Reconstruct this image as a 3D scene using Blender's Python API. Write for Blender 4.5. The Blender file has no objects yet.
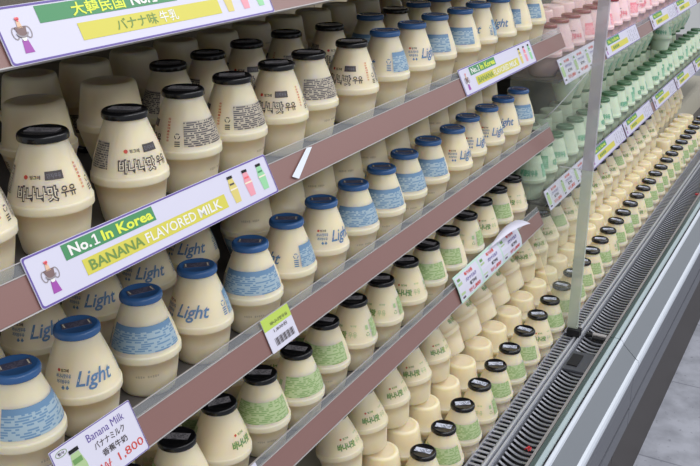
import bpy, math, random
from mathutils import Vector, Matrix

# ------------------------------------------------------------------ camera, world, lights, exposure
S = 1.17                       # survey units -> metres
ZF = 1.26                      # survey height of the camera above the floor
scn = bpy.context.scene
COL = scn.collection
R = math.radians
random.seed(7)


def P(x, y, z):
    return Vector((x * S, y * S, (z + ZF) * S))


cam_d = bpy.data.cameras.new('camera')
cam_d.sensor_width = 36.0
cam_d.lens = 918.117 / 700 * 36.0
cam_d.clip_start = 0.02
cam = bpy.data.objects.new('camera', cam_d)
cam.location = P(0, 0, 0)
cam.rotation_euler = (R(90 - 21.085), 0, R(29.2156))
COL.objects.link(cam)
scn.camera = cam

wd = bpy.data.worlds.new('store_ambient')
scn.world = wd
wd.use_nodes = True
wd.node_tree.nodes['Background'].inputs[0].default_value = (0.93, 0.96, 1.0, 1)
wd.node_tree.nodes['Background'].inputs[1].default_value = 0.52


def area(name, loc, sx, sy, power, rot, color=(1, 1, 1)):
    l = bpy.data.lights.new(name, 'AREA')
    l.shape = 'RECTANGLE'
    l.size, l.size_y = sx, sy
    l.energy = power
    l.color = color
    o = bpy.data.objects.new(name, l)
    o.location = loc
    o.rotation_euler = rot
    COL.objects.link(o)
    return o


# two rows of ceiling tubes over the aisle and the canopy strip of the fridge
area('ceiling_tubes', P(0.35, 2.0, 1.15), 0.35, 8.0, 66, (0, R(18), 0), (0.97, 0.98, 1.0))
area('ceiling_tubes_aisle', P(1.7, 1.5, 1.2), 0.35, 8.0, 62, (0, R(45), 0), (0.97, 0.98, 1.0))
area('canopy_strip', P(-0.22, 2.0, 0.62), 0.10, 6.0, 6, (0, R(-14), 0), (1.0, 0.98, 0.95))

scn.view_settings.view_transform = 'Standard'
scn.view_settings.look = 'None'
scn.view_settings.gamma = 1
scn.view_settings.use_curve_mapping = False
scn.view_settings.exposure = -0.1


# ------------------------------------------------------------------ materials
def srgb(r, g, b):
    f = lambda c: (c / 255 / 12.92) if c / 255 <= 0.04045 else ((c / 255 + 0.055) / 1.055) ** 2.4
    return (f(r), f(g), f(b), 1)


def mat(name, col, rough=0.5, metal=0.0, sss=0.0, coat=0.0, spec=0.5, noise=0.0, nscale=20.0, ssr=(1.0, 0.6, 0.25), sscale=0.02):
    m = bpy.data.materials.new(name)
    m.use_nodes = True
    nt = m.node_tree
    b = nt.nodes['Principled BSDF']
    b.inputs['Base Color'].default_value = col
    b.inputs['Roughness'].default_value = rough
    b.inputs['Metallic'].default_value = metal
    b.inputs['Specular IOR Level'].default_value = spec
    if sss:
        b.inputs['Subsurface Weight'].default_value = sss
        b.inputs['Subsurface Radius'].default_value = ssr
        b.inputs['Subsurface Scale'].default_value = sscale
    if coat:
        b.inputs['Coat Weight'].default_value = coat
        b.inputs['Coat Roughness'].default_value = 0.12
    if noise:
        tc = nt.nodes.new('ShaderNodeTexCoord')
        n = nt.nodes.new('ShaderNodeTexNoise')
        n.inputs['Scale'].default_value = nscale
        n.inputs['Detail'].default_value = 5
        mx = nt.nodes.new('ShaderNodeMix')
        mx.data_type = 'RGBA'
        mx.inputs['A'].default_value = tuple(c * (1 - noise) for c in col[:3]) + (1,)
        mx.inputs['B'].default_value = tuple(min(1, c * (1 + noise)) for c in col[:3]) + (1,)
        nt.links.new(tc.outputs['Object'], n.inputs['Vector'])
        nt.links.new(n.outputs['Fac'], mx.inputs['Factor'])
        nt.links.new(mx.outputs['Result'], b.inputs['Base Color'])
    return m


def clear(name, tint, opac, rough=0.08, diffuse=0.5):
    """clear plastic: mostly see-through, part glossy, part milky"""
    m = bpy.data.materials.new(name)
    m.use_nodes = True
    nt = m.node_tree
    nt.nodes.remove(nt.nodes['Principled BSDF'])
    out = nt.nodes['Material Output']
    t = nt.nodes.new('ShaderNodeBsdfTransparent')
    t.inputs[0].default_value = (0.96, 0.97, 0.96, 1)
    g = nt.nodes.new('ShaderNodeBsdfGlossy')
    g.inputs['Roughness'].default_value = rough
    g.inputs[0].default_value = (0.9, 0.9, 0.9, 1)
    d = nt.nodes.new('ShaderNodeBsdfDiffuse')
    d.inputs[0].default_value = tint
    a = nt.nodes.new('ShaderNodeMixShader')
    a.inputs[0].default_value = diffuse
    nt.links.new(g.outputs[0], a.inputs[1])
    nt.links.new(d.outputs[0], a.inputs[2])
    k = nt.nodes.new('ShaderNodeMixShader')
    k.inputs[0].default_value = opac
    nt.links.new(t.outputs[0], k.inputs[1])
    nt.links.new(a.outputs[0], k.inputs[2])
    nt.links.new(k.outputs[0], out.inputs[0])
    return m


def fine_print(name, paper, ink, rows=9.0, cols=26.0, cover=0.52, solid=0.0):
    """rows of tiny print on a panel (UV 0..1)"""
    m = bpy.data.materials.new(name)
    m.use_nodes = True
    nt = m.node_tree
    b = nt.nodes['Principled BSDF']
    b.inputs['Roughness'].default_value = 0.38
    uv = nt.nodes.new('ShaderNodeUVMap')
    sp = nt.nodes.new('ShaderNodeSeparateXYZ')
    nt.links.new(uv.outputs[0], sp.inputs[0])

    def op(o, a, bb=None):
        n = nt.nodes.new('ShaderNodeMath')
        n.operation = o
        for i, q in enumerate((a, bb)):
            if q is None:
                continue
            if isinstance(q, (int, float)):
                n.inputs[i].default_value = q
            else:
                nt.links.new(q, n.inputs[i])
        return n.outputs[0]
    v = op('MULTIPLY', sp.outputs['Y'], rows)
    row = op('FLOOR', v)
    line = op('LESS_THAN', op('FRACT', v), 0.66)
    cx = op('FLOOR', op('MULTIPLY', sp.outputs['X'], cols))
    cb = nt.nodes.new('ShaderNodeCombineXYZ')
    nt.links.new(cx, cb.inputs[0])
    nt.links.new(row, cb.inputs[1])
    wn = nt.nodes.new('ShaderNodeTexWhiteNoise')
    wn.noise_dimensions = '2D'
    nt.links.new(cb.outputs[0], wn.inputs['Vector'])
    word = op('LESS_THAN', wn.outputs['Value'], cover)
    # larger heading block in the upper part
    head = op('MULTIPLY', op('GREATER_THAN', sp.outputs['Y'], 0.80), solid)
    fac = op('MAXIMUM', op('MULTIPLY', line, word), head)
    mx = nt.nodes.new('ShaderNodeMix')
    mx.data_type = 'RGBA'
    mx.inputs['A'].default_value = paper
    mx.inputs['B'].default_value = ink
    nt.links.new(fac, mx.inputs['Factor'])
    nt.links.new(mx.outputs['Result'], b.inputs['Base Color'])
    return m


CREAM = srgb(233, 219, 189)
M = {}
M['milk'] = mat('banana_milk_plastic', CREAM, 0.34, sss=0.85, sscale=0.028, ssr=(1.0, 0.80, 0.30))
M['milk_pink'] = mat('strawberry_milk_plastic', srgb(232, 200, 204), 0.36, sss=0.3, sscale=0.012)
M['milk_green'] = mat('melon_milk_plastic', srgb(204, 218, 194), 0.36, sss=0.3, sscale=0.012)
M['cap_black'] = mat('black_cap', srgb(20, 20, 23), 0.2)
M['cap_blue'] = mat('blue_cap', srgb(58, 100, 154), 0.22)
M['cap_red'] = mat('dark_red_cap', srgb(142, 44, 58), 0.3, coat=0.3)
M['cap_green'] = mat('dark_green_cap', srgb(82, 120, 88), 0.28)
M['ink_dark'] = mat('dark_ink', srgb(66, 58, 60), 0.4)
M['ink_red'] = mat('red_ink', srgb(196, 72, 58), 0.4)
M['ink_blue'] = mat('blue_ink', srgb(88, 124, 164), 0.4)
M['ink_green'] = mat('green_ink', srgb(104, 146, 84), 0.4)
M['ink_lgreen'] = mat('light_green_ink', srgb(166, 190, 140), 0.4)
M['ink_pink'] = mat('pink_ink', srgb(226, 124, 138), 0.4)
M['ink_teal'] = mat('teal_ink', srgb(110, 172, 138), 0.4)
M['letter_fill'] = mat('letter_cream', srgb(226, 216, 192), 0.4)
M['pan_dark'] = fine_print('dark_nutrition_print', srgb(182, 172, 154), srgb(84, 78, 82), 12, 30, 0.74)
M['pan_blue'] = fine_print('blue_nutrition_print', srgb(158, 178, 190), srgb(104, 138, 170), 12, 26, 0.55, 1.0)
M['pan_green'] = fine_print('green_nutrition_print', srgb(178, 194, 146), srgb(136, 166, 104), 12, 24, 0.55, 0.0)
M['pan_pink'] = fine_print('pink_nutrition_print', srgb(236, 170, 178), srgb(228, 132, 146), 7, 14, 0.5, 1.0)
M['pan_teal'] = fine_print('teal_nutrition_print', srgb(150, 196, 166), srgb(112, 172, 138), 7, 14, 0.5, 1.0)
M['stick_grey'] = fine_print('grey_cap_sticker_print', srgb(150, 146, 150), srgb(84, 82, 88), 4, 18, 0.5)
M['stick_blue'] = fine_print('dark_cap_sticker_print', srgb(82, 82, 104), srgb(112, 108, 122), 4, 18, 0.4)
M['stick_lilac'] = fine_print('lilac_cap_sticker_print', srgb(205, 210, 226), srgb(90, 96, 116), 4, 14, 0.42)
M['datecode'] = mat('date_print', srgb(196, 184, 160), 0.4)

M['steel'] = mat('brushed_steel', srgb(206, 208, 216), 0.3, metal=0.4)
M['grille'] = mat('grille_grey_metal', srgb(104, 106, 114), 0.35, metal=0.6)
M['grille_light'] = mat('grille_bright_metal', srgb(172, 174, 184), 0.35, metal=0.5)
M['slat_metal'] = mat('slat_metal', srgb(168, 170, 180), 0.3, metal=0.6)
M['void'] = mat('duct_black', srgb(18, 18, 22), 0.8)
M['panel'] = mat('painted_grey_panel', srgb(118, 123, 130), 0.42, coat=0.2, noise=0.05, nscale=3)
M['panel_low'] = mat('lower_grey_panel', srgb(96, 98, 106), 0.4, noise=0.06, nscale=4)
M['white_trim'] = mat('white_trim', srgb(214, 220, 230), 0.3)
M['pale_trim'] = mat('pale_glass_trim', srgb(184, 200, 206), 0.25)
M['green_glass'] = mat('green_glass_riser', srgb(84, 98, 96), 0.15, coat=0.5)
M['kick'] = mat('dark_kick_plate', srgb(56, 49, 45), 0.5, noise=0.12, nscale=6)
M['deck'] = mat('deck_dark', srgb(84, 80, 78), 0.6)
M['liner'] = mat('fridge_liner', srgb(176, 164, 140), 0.6)
M['riser'] = mat('deck_step_white', srgb(200, 194, 176), 0.5)
M['tray'] = mat('shelf_tray', srgb(92, 88, 86), 0.5)
M['brown'] = mat('brown_rail_strip', srgb(128, 93, 88), 0.36, coat=0.55, noise=0.06, nscale=9)
M['rail_edge'] = mat('rail_white_edge', srgb(170, 166, 166), 0.35)
M['lip'] = clear('clear_rail_lip', srgb(170, 176, 190), 0.22, 0.08, 0.4)
M['acrylic'] = clear('clear_acrylic', srgb(215, 222, 214), 0.13, 0.1, 0.7)
M['edge_grey'] = clear('frosted_edge_grey', srgb(190, 186, 194), 0.64, 0.2, 0.85)
M['edge_pale'] = clear('frosted_edge_pale', srgb(206, 214, 200), 0.66, 0.2, 0.85)
M['acr_line'] = mat('acrylic_bright_line', srgb(226, 228, 230), 0.25)
M['sign_white'] = mat('sign_white', srgb(200, 198, 216), 0.35)
M['purple'] = mat('purple_ink', srgb(92, 72, 148), 0.4)
M['sign_green'] = mat('banner_green', srgb(60, 132, 84), 0.4)
M['sign_yellow'] = mat('banner_yellow', srgb(200, 192, 72), 0.4)
M['sign_olive'] = mat('olive_lettering', srgb(104, 136, 62), 0.4)
M['white_ink'] = mat('white_lettering', srgb(222, 222, 218), 0.4)
M['yellow_ink'] = mat('yellow_lettering', srgb(212, 222, 66), 0.4)
M['trophy_brown'] = mat('trophy_brown', srgb(116, 92, 92), 0.4)
M['trophy_grey'] = mat('trophy_grey', srgb(140, 132, 138), 0.4)
M['trophy_tan'] = mat('trophy_tan', srgb(214, 178, 150), 0.4)
M['trophy_purple'] = mat('trophy_purple', srgb(150, 66, 158), 0.4)
M['heart_red'] = mat('heart_red', srgb(222, 92, 100), 0.4)
M['pic_yellow'] = mat('pictured_yellow_bottle', srgb(206, 190, 108), 0.4)
M['pic_pink'] = mat('pictured_pink_bottle', srgb(220, 146, 160), 0.4)
M['pic_green'] = mat('pictured_green_bottle', srgb(140, 198, 150), 0.4)
M['grey_ink'] = mat('grey_lettering', srgb(120, 118, 132), 0.4)
M['card_white'] = mat('price_card_white', srgb(206, 204, 220), 0.4)
M['mint'] = mat('mint_border', srgb(186, 214, 200), 0.4)
M['lime'] = mat('tag_lime', srgb(176, 200, 84), 0.4)
M['price_red'] = mat('price_red', srgb(198, 74, 66), 0.4)
M['red_plastic'] = mat('red_plastic', srgb(206, 52, 60), 0.35)


def floor_mat():
    m = mat('floor_tile', srgb(150, 152, 162), 0.38)
    nt = m.node_tree
    b = nt.nodes['Principled BSDF']
    tc = nt.nodes.new('ShaderNodeTexCoord')
    n1 = nt.nodes.new('ShaderNodeTexNoise')
    n1.inputs['Scale'].default_value = 14
    n1.inputs['Detail'].default_value = 8
    r1 = nt.nodes.new('ShaderNodeValToRGB')
    r1.color_ramp.elements[0].position = 0.32
    r1.color_ramp.elements[0].color = srgb(144, 146, 156)
    r1.color_ramp.elements[1].position = 0.62
    r1.color_ramp.elements[1].color = srgb(174, 176, 187)
    v = nt.nodes.new('ShaderNodeTexNoise')
    v.inputs['Scale'].default_value = 60
    v.inputs['Detail'].default_value = 3
    r2 = nt.nodes.new('ShaderNodeValToRGB')
    r2.color_ramp.elements[0].position = 0.30
    r2.color_ramp.elements[0].color = (0.45, 0.45, 0.47, 1)
    r2.color_ramp.elements[1].position = 0.36
    r2.color_ramp.elements[1].color = (1, 1, 1, 1)
    mx = nt.nodes.new('ShaderNodeMix')
    mx.data_type = 'RGBA'
    mx.blend_type = 'MULTIPLY'
    mx.inputs['Factor'].default_value = 0.6
    nt.links.new(tc.outputs['Object'], n1.inputs['Vector'])
    nt.links.new(tc.outputs['Object'], v.inputs['Vector'])
    nt.links.new(n1.outputs['Fac'], r1.inputs[0])
    nt.links.new(v.outputs['Fac'], r2.inputs[0])
    nt.links.new(r1.outputs[0], mx.inputs['A'])
    nt.links.new(r2.outputs[0], mx.inputs['B'])
    br = nt.nodes.new('ShaderNodeTexBrick')
    br.offset = 0.0
    br.inputs['Scale'].default_value = 1.0
    br.inputs['Brick Width'].default_value = 0.6
    br.inputs['Row Height'].default_value = 0.45
    br.inputs['Mortar Size'].default_value = 0.003
    br.inputs['Color1'].default_value = (1, 1, 1, 1)
    br.inputs['Color2'].default_value = (1, 1, 1, 1)
    br.inputs['Mortar'].default_value = (0.62, 0.62, 0.64, 1)
    nt.links.new(tc.outputs['Object'], br.inputs['Vector'])
    m2 = nt.nodes.new('ShaderNodeMix')
    m2.data_type = 'RGBA'
    m2.blend_type = 'MULTIPLY'
    m2.inputs['Factor'].default_value = 1
    nt.links.new(mx.outputs['Result'], m2.inputs['A'])
    nt.links.new(br.outputs['Color'], m2.inputs['B'])
    nt.links.new(m2.outputs['Result'], b.inputs['Base Color'])
    return m


M['floor'] = floor_mat()


# ------------------------------------------------------------------ mesh builder
class MB:
    def __init__(s):
        s.v, s.f, s.mi, s.mats, s.uv, s.sm = [], [], [], [], {}, []

    def m(s, name):
        if name not in s.mats:
            s.mats.append(name)
        return s.mats.index(name)

    def face(s, idx, mn, smooth=False, uv=None):
        s.f.append(tuple(idx))
        s.mi.append(s.m(mn))
        s.sm.append(smooth)
        if uv:
            s.uv[len(s.f) - 1] = uv

    def box(s, p0, p1, mn):
        (a, b, c), (d, e, f) = p0, p1
        n = len(s.v)
        s.v += [(a, b, c), (d, b, c), (d, e, c), (a, e, c), (a, b, f), (d, b, f), (d, e, f), (a, e, f)]
        for q in ((0, 3, 2, 1), (4, 5, 6, 7), (0, 1, 5, 4), (1, 2, 6, 5), (2, 3, 7, 6), (3, 0, 4, 7)):
            s.face([n + i for i in q], mn)

    def wbox(s, p0, p1, mn):
        s.box(tuple(P(*p0)), tuple(P(*p1)), mn)

    def prism(s, prof, y0, y1, mn):
        """closed (x, z) outline in survey units extruded along y"""
        n, k = len(s.v), len(prof)
        for y in (y0, y1):
            s.v += [tuple(P(x, y, z)) for x, z in prof]
        for i in range(k):
            j = (i + 1) % k
            s.face((n + i, n + j, n + k + j, n + k + i), mn)
        s.face([n + i for i in range(k)][::-1], mn)
        s.face([n + k + i for i in range(k)], mn)

    def lathe(s, prof, seg, mn, smooth=True, close=True):
        n = len(s.v)
        rings = []
        for r, z in prof:
            if r < 1e-6:
                rings.append([len(s.v)])
                s.v.append((0, 0, z))
            else:
                rings.append(list(range(len(s.v), len(s.v) + seg)))
                s.v += [(r * math.cos(2 * math.pi * i / seg), r * math.sin(2 * math.pi * i / seg), z) for i in range(seg)]
        for a, b in zip(rings, rings[1:]):
            for i in range(seg):
                j = (i + 1) % seg
                if len(a) == 1 and len(b) == 1:
                    continue
                if len(a) == 1:
                    s.face((a[0], b[j], b[i]), mn, smooth)
                elif len(b) == 1:
                    s.face((a[i], a[j], b[0]), mn, smooth)
                else:
                    s.face((a[i], a[j], b[j], b[i]), mn, smooth)

    def tube(s, pts, r, mn, seg=8):
        pts = [Vector(p) for p in pts]
        rings = []
        for i, p in enumerate(pts):
            d = (pts[min(i + 1, len(pts) - 1)] - pts[max(i - 1, 0)]).normalized()
            u = d.orthogonal().normalized()
            w = d.cross(u)
            rings.append(list(range(len(s.v), len(s.v) + seg)))
            s.v += [tuple(p + r * (math.cos(2 * math.pi * k / seg) * u + math.sin(2 * math.pi * k / seg) * w)) for k in range(seg)]
        for a, b in zip(rings, rings[1:]):
            best = min(range(seg), key=lambda o: (Vector(s.v[a[0]]) - Vector(s.v[b[o]])).length)
            for i in range(seg):
                j = (i + 1) % seg
                s.face((a[i], a[j], b[(j + best) % seg], b[(i + best) % seg]), mn, True)
        s.face(rings[0][::-1], mn)
        s.face(rings[-1], mn)

    def add2d(s, poly, fn, mn):
        """poly = (points2d, faces); fn maps (u, v) to 3D"""
        n = len(s.v)
        s.v += [tuple(fn(*p)) for p in poly[0]]
        for f in poly[1]:
            s.face([n + i for i in f], mn)

    def mesh(s, name):
        me = bpy.data.meshes.new(name)
        me.from_pydata([tuple(v) for v in s.v], [], s.f)
        for k in s.mats:
            me.materials.append(M[k])
        me.polygons.foreach_set('material_index', s.mi)
        me.polygons.foreach_set('use_smooth', s.sm)
        if s.uv:
            l = me.uv_layers.new(name='UVMap')
            for fi, uvs in s.uv.items():
                for li, t in zip(me.polygons[fi].loop_indices, uvs):
                    l.data[li].uv = t
        me.update()
        return me

    def build(s, name, parent=None, origin=None):
        if origin is not None:
            o3 = Vector(origin)
            s.v = [tuple(Vector(v) - o3) for v in s.v]
        o = bpy.data.objects.new(name, s.mesh(name))
        COL.objects.link(o)
        if parent is not None:
            o.parent = parent
        if origin is not None and parent is None:
            o.location = origin
        return o


def tag(o, label, cat, group=None):
    o['label'] = label
    o['category'] = cat
    if group:
        o['group'] = group
    return o


def empty(name, loc, label, cat, group=None):
    o = bpy.data.objects.new(name, None)
    o.empty_display_size = 0.02
    o.location = loc
    COL.objects.link(o)
    return tag(o, label, cat, group)


def structure(o):
    o['kind'] = 'structure'
    return o


# ------------------------------------------------------------------ lettering
_tc = {}


def text2d(body, size, bold=0.0, shear=0.0, space=1.0):
    """outline letters as (points, faces), centred on u = 0 with the middle of the cap height on v = 0"""
    key = (body, round(size, 5), bold, shear, space)
    if key in _tc:
        return _tc[key]
    cu = bpy.data.curves.new('lettering', 'FONT')
    cu.body = body
    cu.size = 1.0
    cu.resolution_u = 2
    cu.offset = bold
    cu.shear = shear
    cu.space_character = space
    ob = bpy.data.objects.new('lettering', cu)
    COL.objects.link(ob)
    bpy.context.view_layer.update()
    me = bpy.data.meshes.new_from_object(ob.evaluated_get(bpy.context.evaluated_depsgraph_get()))
    pts = [(v.co.x, v.co.y) for v in me.vertices]
    fs = [tuple(p.vertices) for p in me.polygons]
    bpy.data.objects.remove(ob)
    bpy.data.curves.remove(cu)
    bpy.data.meshes.remove(me)
    if not pts:
        _tc[key] = ([], [])
        return _tc[key]
    x0, x1 = min(p[0] for p in pts), max(p[0] for p in pts)
    y0, y1 = min(p[1] for p in pts), max(p[1] for p in pts)
    k = size
    pts = [((x - (x0 + x1) / 2) * k, (y - (y0 + y1) / 2) * k) for x, y in pts]
    _tc[key] = (pts, fs)
    return _tc[key]


def fit2d(body, w, h, bold=0.0, shear=0.0, space=1.0):
    pts, fs = text2d(body, 1.0, bold, shear, space)
    x0, x1 = min(p[0] for p in pts), max(p[0] for p in pts)
    y0, y1 = min(p[1] for p in pts), max(p[1] for p in pts)
    return [(x * w / (x1 - x0), y * h / (y1 - y0)) for x, y in pts], fs


def rect2d(w, h, nx=1):
    pts = [(-w / 2 + w * i / nx, sy * h / 2) for sy in (-1, 1) for i in range(nx + 1)]
    fs = [(i, i + 1, nx + 2 + i, nx + 1 + i) for i in range(nx)]
    return pts, fs


def disc2d(r, seg=14):
    return [(r * math.cos(2 * math.pi * i / seg), r * math.sin(2 * math.pi * i / seg)) for i in range(seg)], [tuple(range(seg))]


def ring2d(rx, ry, w, seg=20, a0=0, a1=360):
    pts, fs = [], []
    for i in range(seg + 1):
        a = R(a0 + (a1 - a0) * i / seg)
        pts += [(rx * math.cos(a), ry * math.sin(a)), ((rx - w) * math.cos(a), (ry - w) * math.sin(a))]
    for i in range(seg):
        fs.append((2 * i, 2 * i + 2, 2 * i + 3, 2 * i + 1))
    return pts, fs


# ------------------------------------------------------------------ the bottles
H = 0.094 * S                      # bottle height
RIM = 0.0320 * S
CAPR = 0.0189 * S
LOWER = [(0.0, 0.0012), (0.0195, 0.0012), (0.0206, 0.0010), (0.0222, 0.0002), (0.0236, 0.0), (0.0250, 0.0001), (0.0272, 0.0008), (0.0286, 0.0024), (0.0294, 0.0050), (0.0326, 0.0250), (0.0350, 0.0412)]
RIMP = [(0.0367, 0.0418), (0.0374, 0.0426), (RIM, 0.0438), (RIM, 0.0486), (0.0373, 0.0498), (0.0366, 0.0505)]
UPPER = [(0.0362, 0.0510), (0.0348, 0.0570), (0.0324, 0.0660), (0.0286, 0.0770), (0.0248, 0.0870), (0.0218, 0.0950), (0.0200, 0.1000), (0.0192, 0.1020)]
BODY = LOWER + RIMP + UPPER + [(0.0186, 0.1030), (0.0, 0.1030)]
CAP = [(0.0, 0.1018), (0.0204, 0.1018), (0.0217, 0.1022), (CAPR, 0.1032), (CAPR, 0.1060), (0.0217, 0.1078), (0.0207, 0.1090), (0.0195, 0.1097), (0.0187, 0.1098), (0.0183, 0.1096), (0.0, 0.1096)]


def cone_r(z):
    p = UPPER
    for (r0, z0), (r1, z1) in zip(p, p[1:]):
        if z0 <= z <= z1:
            return r0 + (r1 - r0) * (z - z0) / (z1 - z0)
    return p[-1][0] if z > p[-1][1] else p[0][0]


def on_cone(ang, zc, lift=0.00035):
    def fn(u, v):
        z = zc + v * 0.93
        a = ang + u / cone_r(zc)
        r = cone_r(z) + lift
        return (r * math.cos(a), r * math.sin(a), z)
    return fn


def on_lower(ang, zc, lift=0.0003):
    def fn(u, v):
        z = zc + v
        r = 0.0294 + (0.0350 - 0.0294) * (z - 0.0050) / (0.0412 - 0.0050) + lift
        a = ang + u / r
        return (r * math.cos(a), r * math.sin(a), z)
    return fn


def panel_patch(mb, a0, a1, z0, z1, mn, nx=14, ny=5, lift=0.0003):
    n = len(mb.v)
    for j in range(ny + 1):
        z = z0 + (z1 - z0) * j / ny
        for i in range(nx + 1):
            a = a0 + (a1 - a0) * i / nx
            r = cone_r(z) + lift
            mb.v.append((r * math.cos(a), r * math.sin(a), z))
    for j in range(ny):
        for i in range(nx):
            q = (n + j * (nx + 1) + i, n + j * (nx + 1) + i + 1, n + (j + 1) * (nx + 1) + i + 1, n + (j + 1) * (nx + 1) + i)
            uv = [((i + a) / nx, (j + b) / ny) for a, b in ((0, 0), (1, 0), (1, 1), (0, 1))]
            mb.face(q, mn, True, uv)


def recycle_mark(mb, ang, zc, mn, k=1.0):
    for a in (90, 210, 330):
        mb.add2d(ring2d(0.0026 * k, 0.0026 * k, 0.0008 * k, 6, a - 48, a + 40), on_cone(ang, zc), mn)


def make_print(kind):
    """the printed parts of one kind of bottle: front lettering, nutrition panel, side marks"""
    fr, pn, sd, s2 = MB(), MB(), MB(), MB()
    if kind == 'banana':
        ink = 'ink_dark'
        fr.add2d(fit2d('바나나맛', 0.0370, 0.0148, 0.075), on_cone(R(-12), 0.0620), ink)
        fr.add2d(fit2d('바나나맛', 0.0344, 0.0122, 0.004), on_cone(R(-12), 0.0620, 0.00055), 'letter_fill')
        fr.add2d(fit2d('우유', 0.0140, 0.0100, 0.025), on_cone(R(35), 0.0625), ink)
        fr.add2d(disc2d(0.0019), on_cone(R(-30), 0.0755), 'ink_red')
        fr.add2d(fit2d('빙그레', 0.0090, 0.0036, 0.03), on_cone(R(-14), 0.0755), ink)
        fr.add2d(rect2d(0.0150, 0.0076, 5), on_cone(R(17), 0.0765), ink)
        fr.add2d(fit2d('단지우유', 0.0118, 0.0040, 0.0), on_cone(R(17), 0.0765, 0.00055), 'grey_ink')
        for i in range(8):
            sd.add2d(fit2d('유당몸에좋은우유'[i], 0.0034, 0.0022, 0.02), on_cone(R(62), 0.0825 - i * 0.0030), 'ink_red')
        recycle_mark(sd, R(80), 0.0660, ink, 1.2)
        for i in range(3):
            sd.add2d(rect2d(0.0055, 0.0012), on_cone(R(80), 0.0605 - i * 0.0020), ink)
        panel_patch(pn, R(92), R(186), 0.0555, 0.0800, 'pan_dark')
        panel_patch(s2, R(-100), R(-62), 0.0590, 0.0830, 'pan_dark', 6)
    elif kind == 'light':
        ink = 'ink_blue'
        fr.add2d(fit2d('Light', 0.0375, 0.0200, 0.016, 0.35), on_cone(R(8), 0.0655), ink)
        fr.add2d(disc2d(0.0016), on_cone(R(-56), 0.0755), 'ink_red')
        fr.add2d(fit2d('빙그레', 0.0076, 0.0032, 0.03), on_cone(R(-44), 0.0755), 'ink_dark')
        fr.add2d(fit2d('바나나맛우유', 0.0150, 0.0044, 0.03), on_cone(R(-46), 0.0705), ink)
        fr.add2d(fit2d('저지방우유', 0.0135, 0.0040, 0.03), on_cone(R(-46), 0.0655), ink)
        fr.add2d(fit2d('♣♣', 0.0075, 0.0040, 0.0), on_cone(R(-42), 0.0602), ink)
        recycle_mark(sd, R(76), 0.0700, ink, 1.3)
        for i in range(4):
            sd.add2d(rect2d(0.0060, 0.0014), on_cone(R(76), 0.0650 - i * 0.0024), ink)
        panel_patch(pn, R(87), R(232), 0.0550, 0.0815, 'pan_blue', 22)
    elif kind == 'green':
        ink = 'ink_green'
        fr.add2d(fit2d('바나나맛', 0.0300, 0.0115, 0.045), on_cone(R(-12), 0.0640), ink)
        fr.add2d(fit2d('우유', 0.0130, 0.0092, 0.01), on_cone(R(30), 0.0640), 'ink_lgreen')
        fr.add2d(disc2d(0.0016), on_cone(R(-26), 0.0755), 'ink_red')
        fr.add2d(fit2d('빙그레', 0.0090, 0.0034, 0.03), on_cone(R(-10), 0.0755), ink)
        fr.add2d(fit2d('무가당', 0.0090, 0.0032, 0.03), on_cone(R(32), 0.0765), 'ink_lgreen')
        recycle_mark(sd, R(72), 0.0620, ink, 1.2)
        sd.add2d(rect2d(0.0050, 0.0070), on_cone(R(72), 0.0720), 'ink_lgreen')
        panel_patch(pn, R(86), R(226), 0.0545, 0.0810, 'pan_green', 22)
    elif kind == 'strawberry':
        ink = 'ink_pink'
        fr.add2d(fit2d('딸기맛우유', 0.0400, 0.0130, 0.05), on_cone(0, 0.0640), ink)
        fr.add2d(fit2d('빙그레', 0.0100, 0.0034, 0.03), on_cone(R(-8), 0.0755), 'ink_dark')
        panel_patch(pn, R(60), R(132), 0.0545, 0.0810, 'pan_pink', 10)
        panel_patch(s2, R(170), R(250), 0.0545, 0.0810, 'pan_pink', 10)
        recycle_mark(sd, R(150), 0.0660, ink, 1.2)
    else:
        ink = 'ink_teal'
        fr.add2d(fit2d('메론맛우유', 0.0400, 0.0150, 0.06), on_cone(0, 0.0650), ink)
        panel_patch(pn, R(58), R(118), 0.0545, 0.0820, 'pan_teal', 10)
        panel_patch(s2, R(242), R(302), 0.0545, 0.0820, 'pan_teal', 10)
        recycle_mark(sd, R(128), 0.0660, ink, 1.2)
    dc = MB()
    for a in (2.45,):
        for i in range(10):
            if i != 4:
                dc.add2d(rect2d(0.0017, 0.0030 if i % 3 else 0.0022), on_lower(a + i * 0.075, 0.0270), 'datecode')
    return [m.mesh(n) for m, n in ((fr, 'front_lettering'), (pn, 'nutrition_panel'), (sd, 'side_marks'), (dc, 'date_code'), (s2, 'side_panel')) if m.f]


def make_sticker(mn):
    mb = MB()
    z = 0.1099
    k = 0.0146
    pts = [(-k, -0.0052), (k * 0.9, -0.0066), (k, 0.0054), (-k * 0.9, 0.0064)]
    n = len(mb.v)
    mb.v += [(x, y, z) for x, y in pts] + [(x, y, 0.1095) for x, y in pts]
    mb.face((n, n + 1, n + 2, n + 3), mn, False, [(0, 0), (1, 0), (1, 1), (0, 1)])
    for i in range(4):
        j = (i + 1) % 4
        mb.face((n + 4 + i, n + 4 + j, n + j, n + i), mn, False, [(0, 0)] * 4)
    if mn == 'stick_blue':
        for sx in (-1, 1):
            mb.add2d(rect2d(0.0014, 0.0080), lambda u, v, sx=sx: (u + sx * 0.0118, v - sx * 0.0006, z + 0.0002), 'letter_fill')
    return mb.mesh('cap_sticker')


def lathe_mesh(name, prof, mn, seg=36):
    mb = MB()
    mb.lathe(prof, seg, mn)
    return mb.mesh(name)


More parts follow.
